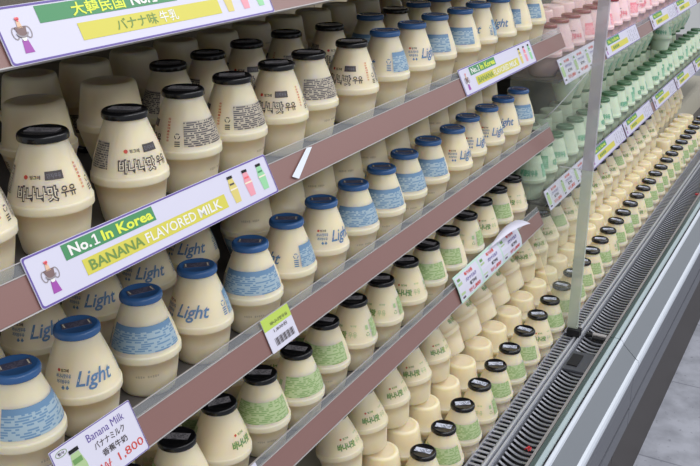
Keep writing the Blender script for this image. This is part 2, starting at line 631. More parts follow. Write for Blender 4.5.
BODYM = {k: lathe_mesh('bottle_body', BODY, m) for k, m in (('milk', 'milk'), ('pink', 'milk_pink'), ('green', 'milk_green'))}
CAPM = {k: lathe_mesh('cap', CAP, 'cap_' + k) for k in ('black', 'blue', 'red', 'green')}
PRINTM = {k: make_print(k) for k in ('banana', 'light', 'green', 'strawberry', 'melon')}
STICKM = {k: make_sticker('stick_' + k) for k in ('grey', 'blue', 'lilac')}

KINDS = {
    'banana': ('milk', 'black', 'banana', 'grey', 'black-capped banana milk bottle'),
    'light': ('milk', 'blue', 'light', 'blue', 'blue-capped light milk bottle'),
    'green': ('milk', 'black', 'green', 'grey', 'green-lettered milk bottle with black cap'),
    'deck': ('milk', 'black', 'green', 'lilac', 'green-lettered milk bottle with black cap'),
    'strawberry': ('pink', 'red', 'strawberry', None, 'pink strawberry milk bottle'),
    'melon': ('green', 'green', 'melon', None, 'pale green melon milk bottle'),
}
PROTO = {}


def link_copy(src, parent):
    c = src.copy()
    COL.objects.link(c)
    c.parent = parent
    return c


def bottle(kind, x, y, zbase, face, label, group, inverted=False, lean=0.0):
    """face = bearing of the front lettering, degrees away from the line to the aisle camera side"""
    b, c, p, st, _ = KINDS[kind]
    base = P(x, y, zbase)
    ang = math.atan2(-y, -x) + R(face)
    o = empty('milk_bottle', base, label, 'bottle', group)
    if inverted:
        o.location.z += 0.1098
        o.rotation_euler = (math.pi, 0, ang)
    else:
        o.location.z += 0.0235 * math.sin(R(lean))
        o.rotation_euler = (Matrix.Rotation(R(-lean), 3, 'Y') @ Matrix.Rotation(ang, 3, 'Z')).to_euler()
    key = (kind, inverted)
    if key not in PROTO:
        parts = [bpy.data.objects.new('bottle_body', BODYM[b]), bpy.data.objects.new('cap', CAPM[c])]
        parts += [bpy.data.objects.new(q.name.split('.')[0], q) for q in PRINTM[p]]
        sk = bpy.data.objects.new('cap_sticker', STICKM[st]) if st and not inverted else None
        PROTO[key] = (parts, sk)
        for q in parts:
            COL.objects.link(q)
            q.parent = o
        if sk:
            COL.objects.link(sk)
            sk.parent = parts[1]
            sk.rotation_euler = (0, 0, R(90 - face))
    else:
        parts, sk = PROTO[key]
        cc = [link_copy(q, o) for q in parts]
        if sk:
            s2 = link_copy(sk, cc[1])
            s2.rotation_euler = (0, 0, R(90 - face + random.uniform(-22, 22)))
    return o


ORD = 'zeroth first second third fourth fifth sixth seventh eighth ninth tenth eleventh twelfth thirteenth fourteenth fifteenth sixteenth seventeenth eighteenth nineteenth'.split()
TENS = {2: 'twent', 3: 'thirt', 4: 'fort'}


def nth(n):
    if n < 20:
        return ORD[n]
    t, u = divmod(n, 10)
    return TENS[t] + ('ieth' if u == 0 else 'y-' + ORD[u])


# ------------------------------------------------------------------ setting: floor
mb = MB()
mb.wbox((-1.6, -1.5, -1.30), (3.2, 7.5, -1.26), 'floor')
structure(mb.build('floor'))

# ------------------------------------------------------------------ the two fridge cabinets
Y0, YJ, Y1 = 0.10, 1.606, 3.95
DECK = -0.8435


def fridge(y0, y1, label):
    o = empty('display_fridge', P(-0.55, (y0 + y1) / 2, -1.26), label, 'fridge', 'open fridge cabinets')
    inv = -o.location

    def put(mb, name, parent=o):
        q = mb.build(name)
        q.parent = o if parent is o else parent
        q.location = inv if parent is o else (0, 0, 0)
        return q
    mb = MB()
    mb.wbox((-1.02, y0, -1.24), (-0.98, y1, 0.62), 'liner')
    put(mb, 'back_panel')
    mb = MB()
    mb.wbox((-0.98, y0, 0.60), (-0.40, y1, 0.68), 'liner')
    put(mb, 'canopy')
    mb = MB()
    mb.wbox((-0.98, y0, DECK - 0.03), (-0.420, y1, DECK), 'deck')
    put(mb, 'deck_floor')
    mb = MB()
    mb.wbox((-0.97, y0, DECK), (-0.5345, y1, DECK + 0.0935), 'riser')
    put(mb, 'deck_step')
    # air intake: slotted strip, twin rail, sagging slats, over a dark duct
    mb = MB()
    mb.wbox((-0.420, y0, -0.93), (-0.338, y1, -0.90), 'void')
    mb.wbox((-0.4205, y0, -0.90), (-0.4195, y1, -0.832), 'void')
    mb.wbox((-0.338, y0, -0.93), (-0.329, y1, -0.832), 'void')
    put(mb, 'air_duct')
    mb = MB()
    mb.wbox((-0.4195, y0, -0.840), (-0.4165, y1, -0.8265), 'grille_light')
    mb.wbox((-0.3990, y0, -0.840), (-0.3962, y1, -0.8285), 'grille_light')
    n = int((y1 - y0) / 0.0125)
    for i in range(n):
        y = y0 + (i + 0.1) * 0.0125
        mb.wbox((-0.4170, y, -0.8300), (-0.3985, y + 0.0054, -0.8285), 'grille_light')
    put(mb, 'slotted_strip')
    mb = MB()
    mb.wbox((-0.3958, y0, -0.838), (-0.3925, y1, -0.8262), 'steel')
    mb.wbox((-0.3925, y0, -0.838), (-0.3880, y1, -0.8305), 'grille')
    mb.wbox((-0.3880, y0, -0.838), (-0.3848, y1, -0.8262), 'steel')
    mb.wbox((-0.3848, y0, -0.838), (-0.3800, y1, -0.8315), 'grille')
    put(mb, 'centre_rail')
    mb = MB()
    n = int((y1 - y0) / 0.0132)
    K = 7
    for i in range(n):
        y = y0 + (i + 0.2) * 0.0132
        b0 = len(mb.v)
        for k in range(K + 1):
            t = k / K
            x = -0.3805 + 0.0415 * t
            z = -0.8315 - 0.0030 * math.sin(math.pi * t) if 0 < t < 1 else -0.8315
            dy = -0.012 * math.sin(math.pi * t * 0.5)
            mb.v += [tuple(P(x, y + dy, z)), tuple(P(x, y + 0.0052 + dy, z)), tuple(P(x, y + 0.0058 + dy, z - 0.0015)), tuple(P(x, y + dy, z - 0.0015))]
        for k in range(K):
            a, b = b0 + 4 * k, b0 + 4 * k + 4
            for q in range(4):
                r = (q + 1) % 4
                mb.face((a + q, a + r, b + r, b + q), 'slat_metal')
        mb.face((b0 + 3, b0 + 2, b0 + 1, b0), 'grille')
        e = b0 + 4 * K
        mb.face((e, e + 1, e + 2, e + 3), 'grille')
    put(mb, 'curved_slats')
    # front rim and skirt
    mb = MB()
    mb.wbox((-0.3390, y0, -0.84), (-0.3345, y1, -0.8262), 'rail_edge')
    put(mb, 'grille_edge_strip')
    mb = MB()
    mb.wbox((-0.3290, y0, -0.93), (-0.3225, y1, -0.8155), 'green_glass')
    put(mb, 'glass_riser')
    mb = MB()
    mb.prism([(-0.3225, -0.93), (-0.3112, -0.93), (-0.3112, -0.8160), (-0.3130, -0.8145), (-0.3210, -0.8145), (-0.3225, -0.8160)], y0, y1, 'pale_trim')
    put(mb, 'pale_rim')
    mb = MB()
    mb.prism([(-0.3098, -0.93), (-0.3035, -0.93), (-0.3035, -0.8235), (-0.3050, -0.8190), (-0.3085, -0.8160), (-0.3098, -0.8160)], y0, y1, 'white_trim')
    mb.wbox((-0.3112, y0, -0.93), (-0.3098, y1, -0.812), 'void')
    put(mb, 'white_rim')
    mb = MB()
    mb.prism([(-0.3035, -0.93), (-0.2800, -0.93), (-0.2760, -0.8515), (-0.2775, -0.8490), (-0.3030, -0.8236), (-0.3035, -0.8236)], y0, y1, 'panel')
    put(mb, 'front_panel')
    mb = MB()
    mb.prism([(-0.2800, -0.870), (-0.2728, -0.870), (-0.2712, -0.865), (-0.2712, -0.8565), (-0.2735, -0.8510), (-0.2800, -0.8475)], y0, y1, 'white_trim')
    put(mb, 'bumper_strip')
    mb = MB()
    mb.prism([(-0.33, -0.951), (-0.2785, -0.951), (-0.2776, -0.944), (-0.2784, -0.905), (-0.2774, -0.896), (-0.2784, -0.882), (-0.2792, -0.868), (-0.33, -0.868)], y0, y1, 'panel_low')
    put(mb, 'lower_panel')
    mb = MB()
    mb.wbox((-0.33, y0, -0.959), (-0.2830, y1, -0.951), 'void')
    mb.wbox((-0.33, y0, -0.997), (-0.2780, y1, -0.959), 'panel_low')
    put(mb, 'base_rail')
    mb = MB()
    mb.wbox((-0.34, y0, -1.2598), (-0.2995, y1, -0.997), 'kick')
    put(mb, 'kick_plate')
    return o


fridge(Y0, YJ - 0.0012, 'long open display fridge with brown price rails, nearer of two joined cabinets')
fridge(YJ + 0.0012, Y1, 'open display fridge behind the clear divider, holding pink and green bottles')

# ------------------------------------------------------------------ shelves with price rails
RAILS = {  # bottom edge of rail: x, z
    'top': (-0.447, -0.1064), 'upper': (-0.447, -0.2675), 'middle': (-0.453, -0.4325), 'lower': (-0.461, -0.5925),
    'strawberry': (-0.455, -0.3410), 'melon': (-0.461, -0.5765)}
SURF = {k: v[1] + 0.002 for k, v in RAILS.items()}
RH, RX = 0.032, 0.0150             # rail height and lean-back
UPV = Vector((-RX, 0, RH)).normalized()
NRM = Vector((RH, 0, RX)).normalized()
RLEN = math.hypot(RH, RX)


def shelf(key, y0, y1, label):
    xb, zb = RAILS[key]
    o = empty('fridge_shelf', P(xb, y0, zb), label, 'shelf', 'fridge shelves with price rails')
    inv = -o.location

    def put(mb, name, parent):
        q = mb.build(name)
        q.parent = parent
        q.location = inv if parent is o else (0, 0, 0)
        return q

    def at(t, d):
        return (xb + UPV.x * t * RLEN + NRM.x * d, zb + UPV.z * t * RLEN + NRM.z * d)
    mb = MB()
    mb.wbox((-0.975, y0, zb - 0.003), (xb - 0.018, y1 + (0.046 if y1 < 1.6 else 0), zb + 0.002), 'tray')
    put(mb, 'shelf_plate', o)
    mb = MB()
    mb.prism([at(0.03, -0.003), at(0.03, 0), at(0.745, 0), at(0.745, -0.003)], y0, y1, 'brown')
    rail = put(mb, 'price_rail', o)
    mb = MB()
    mb.prism([at(0, -0.0045), at(0, 0.0012), at(0.026, 0.0012), at(0.026, -0.0045)], y0, y1, 'rail_edge')
    mb.prism([at(0.740, -0.0035), at(0.740, 0.0007), at(0.760, 0.0007), at(0.760, -0.0035)], y0, y1, 'rail_edge')
    mb.prism([at(0.982, -0.002), at(0.982, 0.0006), at(1.0, 0.0006), at(1.0, -0.002)], y0, y1, 'rail_edge')
    put(mb, 'rail_edges', rail)
    mb = MB()
    mb.prism([at(0.765, -0.0012), at(0.765, 0.0), at(0.975, 0.0), at(0.975, -0.0012)], y0, y1, 'lip')
    put(mb, 'clear_lip', rail)
    return o


SY0, SY1 = 0.345, 1.554
shelf('top', SY0, SY1, 'topmost shelf rail, carrying the large sign cut by the upper border')
shelf('upper', SY0, SY1, 'shelf holding black-capped and blue-capped bottles above the banana milk signs')
shelf('middle', SY0, SY1, 'shelf of blue-capped bottles with the yellow-green tag on its rail')
shelf('lower', SY0, SY1, 'lowest brown-railed shelf, with green-lettered bottles and a curled tag strip')
shelf('strawberry', 1.613, Y1 - 0.1, 'shelf of pink strawberry bottles beyond the clear divider')
shelf('melon', 1.613, Y1 - 0.1, 'shelf of pale green melon bottles beyond the clear divider')


# ------------------------------------------------------------------ signs and tags on the rails
class Flat:
    """a card lying in a price rail; local u runs along the rail, v up its face (survey units)"""

    def __init__(s, name, key, y, label, cat, group=None, lift=0.0016, dv=0.0):
        s.xb, s.zb = RAILS[key]
        s.y, s.lift, s.dv = y, lift, dv
        s.o = empty(name, P(s.xb, y, s.zb), label, cat, group)

    def fn(s, u0=0.0, v0=0.0, layer=0):
        def f(u, v):
            d = s.lift + layer * 0.00022
            t = v + v0 + s.dv
            p = P(s.xb + UPV.x * t + NRM.x * d, s.y + u + u0, s.zb + UPV.z * t + NRM.z * d)
            return p - s.o.location
        return f

    def board(s, L, Hh, mn, name='board', border=None, r=0.002, bw=0.0013, inset=0.0004):
        mb = MB()
        pts = []
        for cx, cy, a0 in ((L - r, Hh - r, 0), (r, Hh - r, 90), (r, r, 180), (L - r, r, 270)):
            for k in range(4):
                a = R(a0 + 30 * k)
                pts.append((cx + r * math.cos(a), cy + r * math.sin(a)))
        n = len(pts)
        f0, f1 = s.fn(layer=0), s.fn(layer=-3)
        mb.v += [tuple(f0(*p)) for p in pts] + [tuple(f1(*p)) for p in pts]
        mb.face(list(range(n)), mn)
        mb.face([n + i for i in range(n)][::-1], mn)
        for i in range(n):
            j = (i + 1) % n
            mb.face((i, n + i, n + j, j), mn)
        b = mb.build(name, s.o)
        if border:
            mb = MB()
            cx, cy = L / 2, Hh / 2
            k0 = [((x - cx) * (1 - 2 * inset / L) + cx, (y - cy) * (1 - 2 * inset / Hh) + cy) for x, y in pts]
            i2 = inset + bw
            k1 = [((x - cx) * (1 - 2 * i2 / L) + cx, (y - cy) * (1 - 2 * i2 / Hh) + cy) for x, y in pts]
            f = s.fn(layer=1)
            mb.v += [tuple(f(*p)) for p in k0] + [tuple(f(*p)) for p in k1]
            for i in range(n):
                j = (i + 1) % n
                mb.face((i, j, n + j, n + i), border)
            mb.build('border', s.o)
        return b

    def art(s, name, items, parent=None):
        """items = (poly, u, v, layer, material)"""
        mb = MB()
        for poly, u, v, ly, mn in items:
            mb.add2d(poly, s.fn(u, v, ly), mn)
        return mb.build(name, parent or s.o)


def trap(w0, w1, h, sh=0.0):
    return [(-w0 / 2, -h / 2), (w0 / 2, -h / 2), (w1 / 2 + sh, h / 2), (-w1 / 2 + sh, h / 2)], [(0, 1, 2, 3)]


def trophy(s, u, v, k=1.0):
    s.art('trophy_emblem', [
        (trap(0.0078 * k, 0.0046 * k, 0.0085 * k), u, v - 0.0082 * k, 1, 'trophy_purple'),
        (trap(0.0026 * k, 0.0040 * k, 0.0022 * k), u, v - 0.0036 * k, 2, 'white_ink'),
        (ring2d(0.0028 * k, 0.0042 * k, 0.0009 * k, 16), u - 0.0052 * k, v + 0.0006 * k, 1, 'trophy_grey'),
        (ring2d(0.0028 * k, 0.0042 * k, 0.0009 * k, 16), u + 0.0052 * k, v + 0.0006 * k, 1, 'trophy_grey'),
        (trap(0.0058 * k, 0.0092 * k, 0.0070 * k), u, v + 0.0012 * k, 2, 'trophy_brown'),
        (ring2d(0.0052 * k, 0.0042 * k, 0.0012 * k, 12, 195, 345), u, v + 0.0016 * k, 3, 'trophy_grey'),
        (trap(0.0040 * k, 0.0024 * k, 0.0050 * k), u, v + 0.0062 * k, 2, 'trophy_tan'),
        (disc2d(0.0010 * k), u - 0.0007 * k, v + 0.0098 * k, 3, 'heart_red'),
        (disc2d(0.0010 * k), u + 0.0007 * k, v + 0.0098 * k, 3, 'heart_red'),
        (trap(0.0004 * k, 0.0028 * k, 0.0018 * k), u, v + 0.0087 * k, 3, 'heart_red'),
    ])


BOTT = [(-0.0030, 0.0), (0.0030, 0.0), (0.0040, 0.0085), (0.0040, 0.0100), (0.0024, 0.0165), (-0.0024, 0.0165), (-0.0040, 0.0100), (-0.0040, 0.0085)]


def pictured(s, u, v, mn, k=1.25, cap='cap_black', ink='ink_dark'):
    pts = [(x * k, (y - 0.009) * k) for x, y in BOTT]
    s.art('pictured_bottle', [
        ((pts, [tuple(range(8))]), u, v, 1, mn),
        (rect2d(0.0056 * k, 0.0019 * k), u, v + 0.0084 * k, 2, cap),
        (rect2d(0.0080 * k, 0.0010 * k), u, v + 0.0003 * k, 2, 'letter_fill'),
        (rect2d(0.0048 * k, 0.0012 * k), u, v + 0.0038 * k, 2, ink),
    ])


ONE = ([(-0.28, -0.5), (0.28, -0.5), (0.28, -0.36), (0.10, -0.36), (0.10, 0.5), (-0.06, 0.5), (-0.30, 0.34), (-0.30, 0.18), (-0.08, 0.30), (-0.08, -0.36), (-0.28, -0.36)], [(0, 1, 2, 3, 9, 10), (3, 4, 5, 8, 9), (5, 6, 7, 8)])


def one(w, h):
    return [(x * w / 0.58, y * h) for x, y in ONE[0]], ONE[1]


def banana_sign(key, y, label, lang):
    s = Flat('shelf_sign', key, y, label, 'sign', 'banana milk shelf signs')
    L, Hh = 0.284, 0.0372
    s.board(L, Hh, 'sign_white', border='purple', r=0.0020)
    trophy(s, 0.0170, 0.0188, 0.98)
    g0, g1 = (0.034, 0.128) if lang == 'en' else (0.034, 0.168)
    gb = s.art('green_banner', [(rect2d(g1 - g0, 0.0112), (g0 + g1) / 2, 0.0290, 1, 'sign_green')])
    if lang == 'en':
        s.art('lettering', [
            (fit2d('No.', 0.0205, 0.0078, 0.03), 0.0495, 0.0290, 2, 'white_ink'),
            (one(0.0058, 0.0078), 0.0650, 0.0290, 2, 'white_ink'),
            (fit2d('In Korea', 0.0540, 0.0078, 0.03), 0.0985, 0.0290, 2, 'yellow_ink')], gb)
    else:
        s.art('lettering', [
            (fit2d('大韓民国', 0.0500, 0.0092, 0.02), 0.0880, 0.0288, 2, 'yellow_ink'),
            (fit2d('No.', 0.0195, 0.0078, 0.035), 0.1290, 0.0288, 2, 'white_ink'),
            (one(0.0056, 0.0078), 0.1438, 0.0288, 2, 'white_ink')], gb)
    y0, y1 = (0.046, 0.212) if lang == 'en' else (0.063, 0.214)
    yb = s.art('yellow_banner', [(rect2d(y1 - y0, 0.0118), (y0 + y1) / 2, 0.0135, 1, 'sign_yellow')])
    if lang == 'en':
        s.art('lettering', [
            (fit2d('BANANA', 0.0560, 0.0076, 0.02), 0.0790, 0.0135, 2, 'sign_olive'),
            (fit2d('FLAVORED', 0.0600, 0.0078, 0.012), 0.1400, 0.0135, 2, 'white_ink'),
            (fit2d('MILK', 0.0300, 0.0078, 0.02), 0.1890, 0.0135, 2, 'white_ink')], yb)
    else:
        s.art('lettering', [
            (fit2d('バナナ味', 0.0420, 0.0084, 0.008), 0.1180, 0.0135, 2, 'sign_olive'),
            (fit2d('牛乳', 0.0200, 0.0084, 0.01), 0.1520, 0.0135, 2, 'white_ink')], yb)
    for u, mn, ink in ((0.2265, 'pic_yellow', 'ink_dark'), (0.2480, 'pic_pink', 'heart_red'), (0.2690, 'pic_green', 'sign_green')):
        pictured(s, u, 0.0192, mn, 1.3, ink=ink)


banana_sign('top', 0.382, 'white sign with Chinese characters on its green banner, on the topmost rail', 'ja')
banana_sign('upper', 0.380, 'large white BANANA FLAVORED MILK sign on the rail, before the black-capped bottles', 'en')
banana_sign('upper', 1.112, 'smaller-looking BANANA FLAVORED MILK sign below the blue-capped bottles, towards the divider', 'en')


def far_sign(key, y, label, L=0.284):
    s = Flat('shelf_sign', key, y, label, 'sign', 'flavour signs beyond the divider')
    Hh = 0.0372
    s.board(L, Hh, 'sign_white', border='purple')
    trophy(s, 0.0150, 0.0186, 0.95)
    gb = s.art('green_banner', [(rect2d(0.100, 0.0118), 0.0820, 0.0290, 1, 'sign_green')])
    s.art('lettering', [(fit2d('No.1 In Korea', 0.084, 0.0074, 0.03), 0.0820, 0.0290, 2, 'yellow_ink')], gb)
    yb = s.art('yellow_banner', [(rect2d(0.140, 0.0118), 0.1180, 0.0135, 1, 'sign_yellow')])
    s.art('lettering', [(rect2d(0.0095, 0.0060), 0.0680 + 0.0125 * i, 0.0135, 2, 'sign_olive') for i in range(4)], yb)
    s.art('text_columns', [(rect2d(0.0030, 0.0026), 0.205 + 0.0165 * c, 0.0060 + 0.0038 * r, 1, 'grey_ink') for c in range(5) for r in range(7) if (c * 3 + r) % 5])


for key, spots in (('strawberry', ((1.880, 'white sign with green and yellow banners, first past the divider under pink bottles'),
                                   (2.310, 'second white sign past the bare brown rail, under the pink bottles'),
                                   (2.600, 'third white sign under the pink bottles, at the upper border'))),
                   ('melon', ((1.885, 'white sign just past the divider, on the rail below the green bottles'),
                              (2.178, 'second white sign past the divider on the rail below the green bottles'),
                              (2.495, 'third white sign past the divider, below the green bottles'),
                              (2.790, 'fourth white sign past the divider, below the green bottles'),
                              (3.085, 'fifth and last white sign on the rail below the green bottles')))):
    for y, lb in spots:
        far_sign(key, y, lb, 0.29 if key == 'strawberry' else 0.284)

# reflected glare painted as a flat white streak on the rail beside the large sign
s = Flat('glare_streak', 'upper', 0.700, 'short slanted white streak of painted glare on the rail, past the large sign', 'painted glare', lift=0.0020)
s.art('glare_shape', [(([(-0.0096, 0.0072), (-0.0006, 0.0026), (0.0390, 0.0250), (0.0300, 0.0262)], [(0, 1, 2, 3)]), 0, 0, 0, 'white_trim')])

# large price card on the middle rail
s = Flat('price_card', 'middle', 0.3880, 'large white Banana Milk price card with red 1,800 on the middle rail', 'price card', lift=0.0022)
s.board(0.0855, 0.0440, 'card_white', border='purple', r=0.0010, bw=0.0007, inset=0.0003)
s.art('title_lettering', [(fit2d('Banana Milk', 0.0400, 0.0062, 0.0), 0.0545, 0.0362, 1, 'purple')])
s.art('japanese_lettering', [(fit2d('バナナミルク', 0.0330, 0.0058, 0.012), 0.0545, 0.0277, 1, 'ink_dark')])
s.art('chinese_lettering', [(fit2d('香蕉牛奶', 0.0270, 0.0056, 0.018), 0.0560, 0.0195, 1, 'ink_dark')])
s.art('price', [(fit2d('￦ 1,800', 0.0470, 0.0078, 0.006), 0.0590, 0.0095, 1, 'price_red')])
s.art('oval_stamp', [(ring2d(0.0056, 0.0026, 0.0005, 20), 0.0095, 0.0385, 1, 'sign_olive'), (fit2d('행사', 0.0062, 0.0026, 0.02), 0.0095, 0.0385, 1, 'ink_dark')])
s.art('pictured_bottle', [(([(x * 1.7, (y - 0.009) * 1.7) for x, y in BOTT], [tuple(range(8))]), 0.0200, 0.0205, 1, 'ink_lgreen'),
                          (rect2d(0.0095, 0.0030), 0.0200, 0.0352, 2, 'cap_black'), (rect2d(0.009, 0.004), 0.0200, 0.0270, 2, 'ink_green')])

# yellow-green shelf tag
s = Flat('price_tag', 'middle', 0.6545, 'small yellow-green and white barcode tag on the middle rail', 'price tag', lift=0.0020)
s.board(0.0475, 0.0350, 'card_white', r=0.0006, name='tag_card')
s.art('lime_band', [(rect2d(0.0475, 0.0125), 0.02375, 0.0287, 1, 'lime')])
s.art('lettering', [(fit2d('바나나맛우유', 0.0300, 0.0036, 0.012), 0.0270, 0.0268, 2, 'ink_dark'), (fit2d('1,800원', 0.0230, 0.0040, 0.012), 0.0250, 0.0190, 1, 'ink_dark')])
s.art('barcode', [(rect2d(0.0007 + 0.0005 * (i * 7 % 3), 0.0078), 0.0100 + 0.0021 * i, 0.0082, 1, 'ink_dark') for i in range(16)])
s = Flat('price_tag', 'lower', 0.6080, 'white tag corner at the lower border, on the lowest brown rail', 'price tag', lift=0.0020)
s.board(0.0400, 0.0350, 'card_white', r=0.0006, name='tag_card')
s.art('lettering', [(rect2d(0.024, 0.003), 0.020, 0.024 - 0.007 * i, 1, 'ink_dark') for i in range(3)])


# strips of laminated mini price tags; the one on the lower rail curls forward at its far end
def tag_strip(key, y, n, label, curl=False, paper='mint', w=0.0885, hh=0.0375, lift=0.0022):
    s = Flat('price_tag_strip', key, y, label, 'price tags', 'laminated price tag strips', lift=lift)
    L = n * w
    base = s.fn

    def warp(u0=0.0, v0=0.0, layer=0):
        f = base(u0, v0, layer)

        def g(u, v):
            a, t = u + u0, v + v0
            p = f(u, v)
            if curl:                       # bows off the rail in the middle
                p = p + Vector((0.005 * math.sin(math.pi * t / hh) * (0.4 + 0.6 * a / L), 0, 0)) * S
            return p
        return g
    s.fn = warp
    mb = MB()
    nx, ny = 8 * n, 6
    for ly in (0, -2):
        f = s.fn(layer=ly)
        for j in range(ny + 1):
            for i in range(nx + 1):
                mb.v.append(tuple(f(L * i / nx, hh * j / ny)))
    q = (nx + 1) * (ny + 1)
    for b, flip in ((0, False), (q, True)):
        for j in range(ny):
            for i in range(nx):
                f = [b + j * (nx + 1) + i, b + j * (nx + 1) + i + 1, b + (j + 1) * (nx + 1) + i + 1, b + (j + 1) * (nx + 1) + i]
                mb.face(f[::-1] if flip else f, paper, True)
    sheet_ob = mb.build('strip_sheet', s.o)
    if curl:                               # the loose upper edge folds forward over the far tags
        mb = MB()
        f = base(0, 0, 0)
        K, J = 14, 8
        for th in (0.0, 0.0006):
            for i in range(K + 1):
                t = i / K
                u = L * (0.52 + 0.40 * t)
                top = 0.018 * math.sin(math.pi * min(1.0, t * 0.62 + 0.0)) ** 1.2
                for j in range(J + 1):
                    w2 = j / J
                    p = f(u + 0.010 * w2 * t, hh * 0.985 + top * math.sin(math.pi * 0.75 * w2))
                    p = p + Vector(((0.003 + 0.020 * t * (1 - math.cos(math.pi * 0.75 * w2))) + th, 0, 0)) * S
                    mb.v.append(tuple(p))
        q = (K + 1) * (J + 1)
        for b, flip in ((0, True), (q, False)):
            for i in range(K):
                for j in range(J):
                    f4 = [b + i * (J + 1) + j, b + (i + 1) * (J + 1) + j, b + (i + 1) * (J + 1) + j + 1, b + i * (J + 1) + j + 1]
                    mb.face(f4[::-1] if flip else f4, 'card_white', True)
        mb.build('curled_flap', s.o)
    for k in range(n):
        u = k * w + w / 2
        card = s.art('tag_card', [(rect2d(w - 0.005, (hh - 0.006) / 4, 8), u, hh / 2 + (hh - 0.006) / 4 * (r - 1.5), 1, 'card_white') for r in range(4)])
        s.art('tag_print', [
            (rect2d(0.0150, 0.0190, 2), u - w * 0.36, hh * 0.48, 2, 'ink_lgreen'),
            (rect2d(0.0100, 0.0040, 2), u - w * 0.36, hh * 0.80, 2, 'ink_green'),
            (rect2d(0.0100, 0.0030, 2), u - w * 0.36, hh * 0.15, 2, 'ink_dark'),
            (fit2d('특가상품', 0.0300, 0.0052, 0.04), u + 0.006, hh * 0.82, 2, 'price_red'),
            (fit2d('バナナミルク', 0.0400, 0.0056, 0.04), u + 0.008, hh * 0.63, 2, 'purple'),
            (fit2d('香蕉牛奶', 0.0260, 0.0056, 0.04), u + 0.010, hh * 0.43, 2, 'ink_dark'),
            (fit2d('￦1,800', 0.0440, 0.0078, 0.04), u + 0.010, hh * 0.19, 2, 'price_red')], card)
    return s


tag_strip('lower', 1.164, 3, 'mint-edged strip of three price tags, curling forward at its far end', True, hh=0.042)
tag_strip('strawberry', 1.592, 3, 'strip of price tags below pink bottles, seen through the clear divider', False, 'sign_white', 0.080, 0.0460)
tag_strip('melon', 1.585, 3, 'strip of price tags below green bottles, seen through the clear divider', False, 'sign_white', 0.088, 0.038)


# ------------------------------------------------------------------ clear divider between the cabinets
YD = YJ
o = empty('acrylic_divider', P(-0.40, YD, -0.826), 'upright clear acrylic divider with frosted front edge, standing on the grille', 'divider')
inv = -o.location


def putd(mb, name, parent=None):
    q = mb.build(name)
    q.parent = parent or o
    q.location = (0, 0, 0) if parent else inv
    return q


def sheet(pts, mn, t=0.0012):
    mb = MB()
    n = len(pts)
    mb.v += [tuple(P(x, YD - t, z)) for x, z in pts] + [tuple(P(x, YD + t, z)) for x, z in pts]
    mb.face(list(range(n)), mn)
    mb.face([n + i for i in range(n)][::-1], mn)
    for i in range(n):
        j = (i + 1) % n
        mb.face((i, n + i, n + j, j), mn)
    return mb


up = putd(sheet([(-0.404, -0.4935), (-0.404, 0.30), (-0.560, 0.30), (-0.560, -0.4935)], 'acrylic'), 'upper_pane')
lo = putd(sheet([(-0.404, -0.812), (-0.404, -0.4945), (-0.515, -0.4945), (-0.50, -0.62), (-0.425, -0.812)], 'acrylic'), 'lower_pane')
mb = MB()
mb.wbox((-0.4125, YD - 0.0040, -0.4938), (-0.3930, YD + 0.0045, 0.30), 'edge_grey')
putd(mb, 'upper_edge_strip')
mb = MB()
mb.wbox((-0.4125, YD - 0.0040, -0.8120), (-0.3930, YD + 0.0045, -0.4942), 'edge_pale')
putd(mb, 'lower_edge_strip')
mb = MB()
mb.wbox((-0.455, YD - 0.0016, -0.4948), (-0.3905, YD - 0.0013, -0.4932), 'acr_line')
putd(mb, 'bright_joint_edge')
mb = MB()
pts = [(-0.4080, -0.300), (-0.4300, -0.332), (-0.4520, -0.362), (-0.4720, -0.388), (-0.4910, -0.409)]  # thin bright diagonal line across the upper pane
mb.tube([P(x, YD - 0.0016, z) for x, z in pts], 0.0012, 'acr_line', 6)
putd(mb, 'bright_diagonal_line')
mb = MB()
mb.wbox((-0.4105, YD - 0.012, -0.8262), (-0.386, YD + 0.006, -0.8125), 'void')
putd(mb, 'foot_clamp')

# latch and sensor box lying on the grille
o = empty('grille_bracket', P(-0.362, 1.625, -0.8315), 'grey metal latch lying across the grille at the cabinet joint', 'bracket')
mb = MB()
c = Vector(o.location)
for a, b, mn in (((-0.379, 1.617, -0.8310), (-0.366, 1.626, -0.8250), 'void'), ((-0.366, 1.618, -0.8300), (-0.340, 1.627, -0.8235), 'rail_edge'), ((-0.364, 1.608, -0.8320), (-0.340, 1.6175, -0.8260), 'void')):
    mb.wbox(a, b, mn)
q = mb.build('latch_bar', o)
q.location = -c
o = empty('sensor_box', P(-0.362, 1.50, -0.8315), 'square black sensor in a grey plate, set into the slatted grille', 'sensor')
c = Vector(o.location)
mb = MB()
mb.wbox((-0.3800, 1.470, -0.8320), (-0.3400, 1.545, -0.8285), 'grille')
q = mb.build('mounting_plate', o)
q.location = -c
mb = MB()
mb.wbox((-0.3770, 1.485, -0.8285), (-0.3580, 1.530, -0.8262), 'void')
q = mb.build('sensor_window', o)
q.location = -c
mb = MB()
pts = [P(-0.3520 + 0.004 * math.cos(i * 1.1) + 0.0004 * i, 1.196 + 0.0062 * math.sin(i * 1.7), -0.8285 + 0.0006 * math.sin(i)) for i in range(11)]
mb.tube(pts, 0.0011, 'red_plastic', 6)
tag(mb.build('red_squiggle', origin=P(-0.352, 1.196, -0.829)), 'small red twisted scrap lying on the slatted grille', 'scrap')


mb = MB()
pts = [P(-0.342 + 0.006 * math.cos(i * 1.3), 2.612 + 0.010 * math.sin(i * 1.9), -0.8270 + 0.0005 * math.sin(i)) for i in range(9)]
mb.tube(pts, 0.0018, 'red_plastic', 6)  # red glow dot on the grille, drawn as a solid red squiggle
tag(mb.build('red_squiggle', origin=P(-0.342, 2.612, -0.829)), 'small red glow dot on the dark grille far along, drawn as a red squiggle', 'scrap')

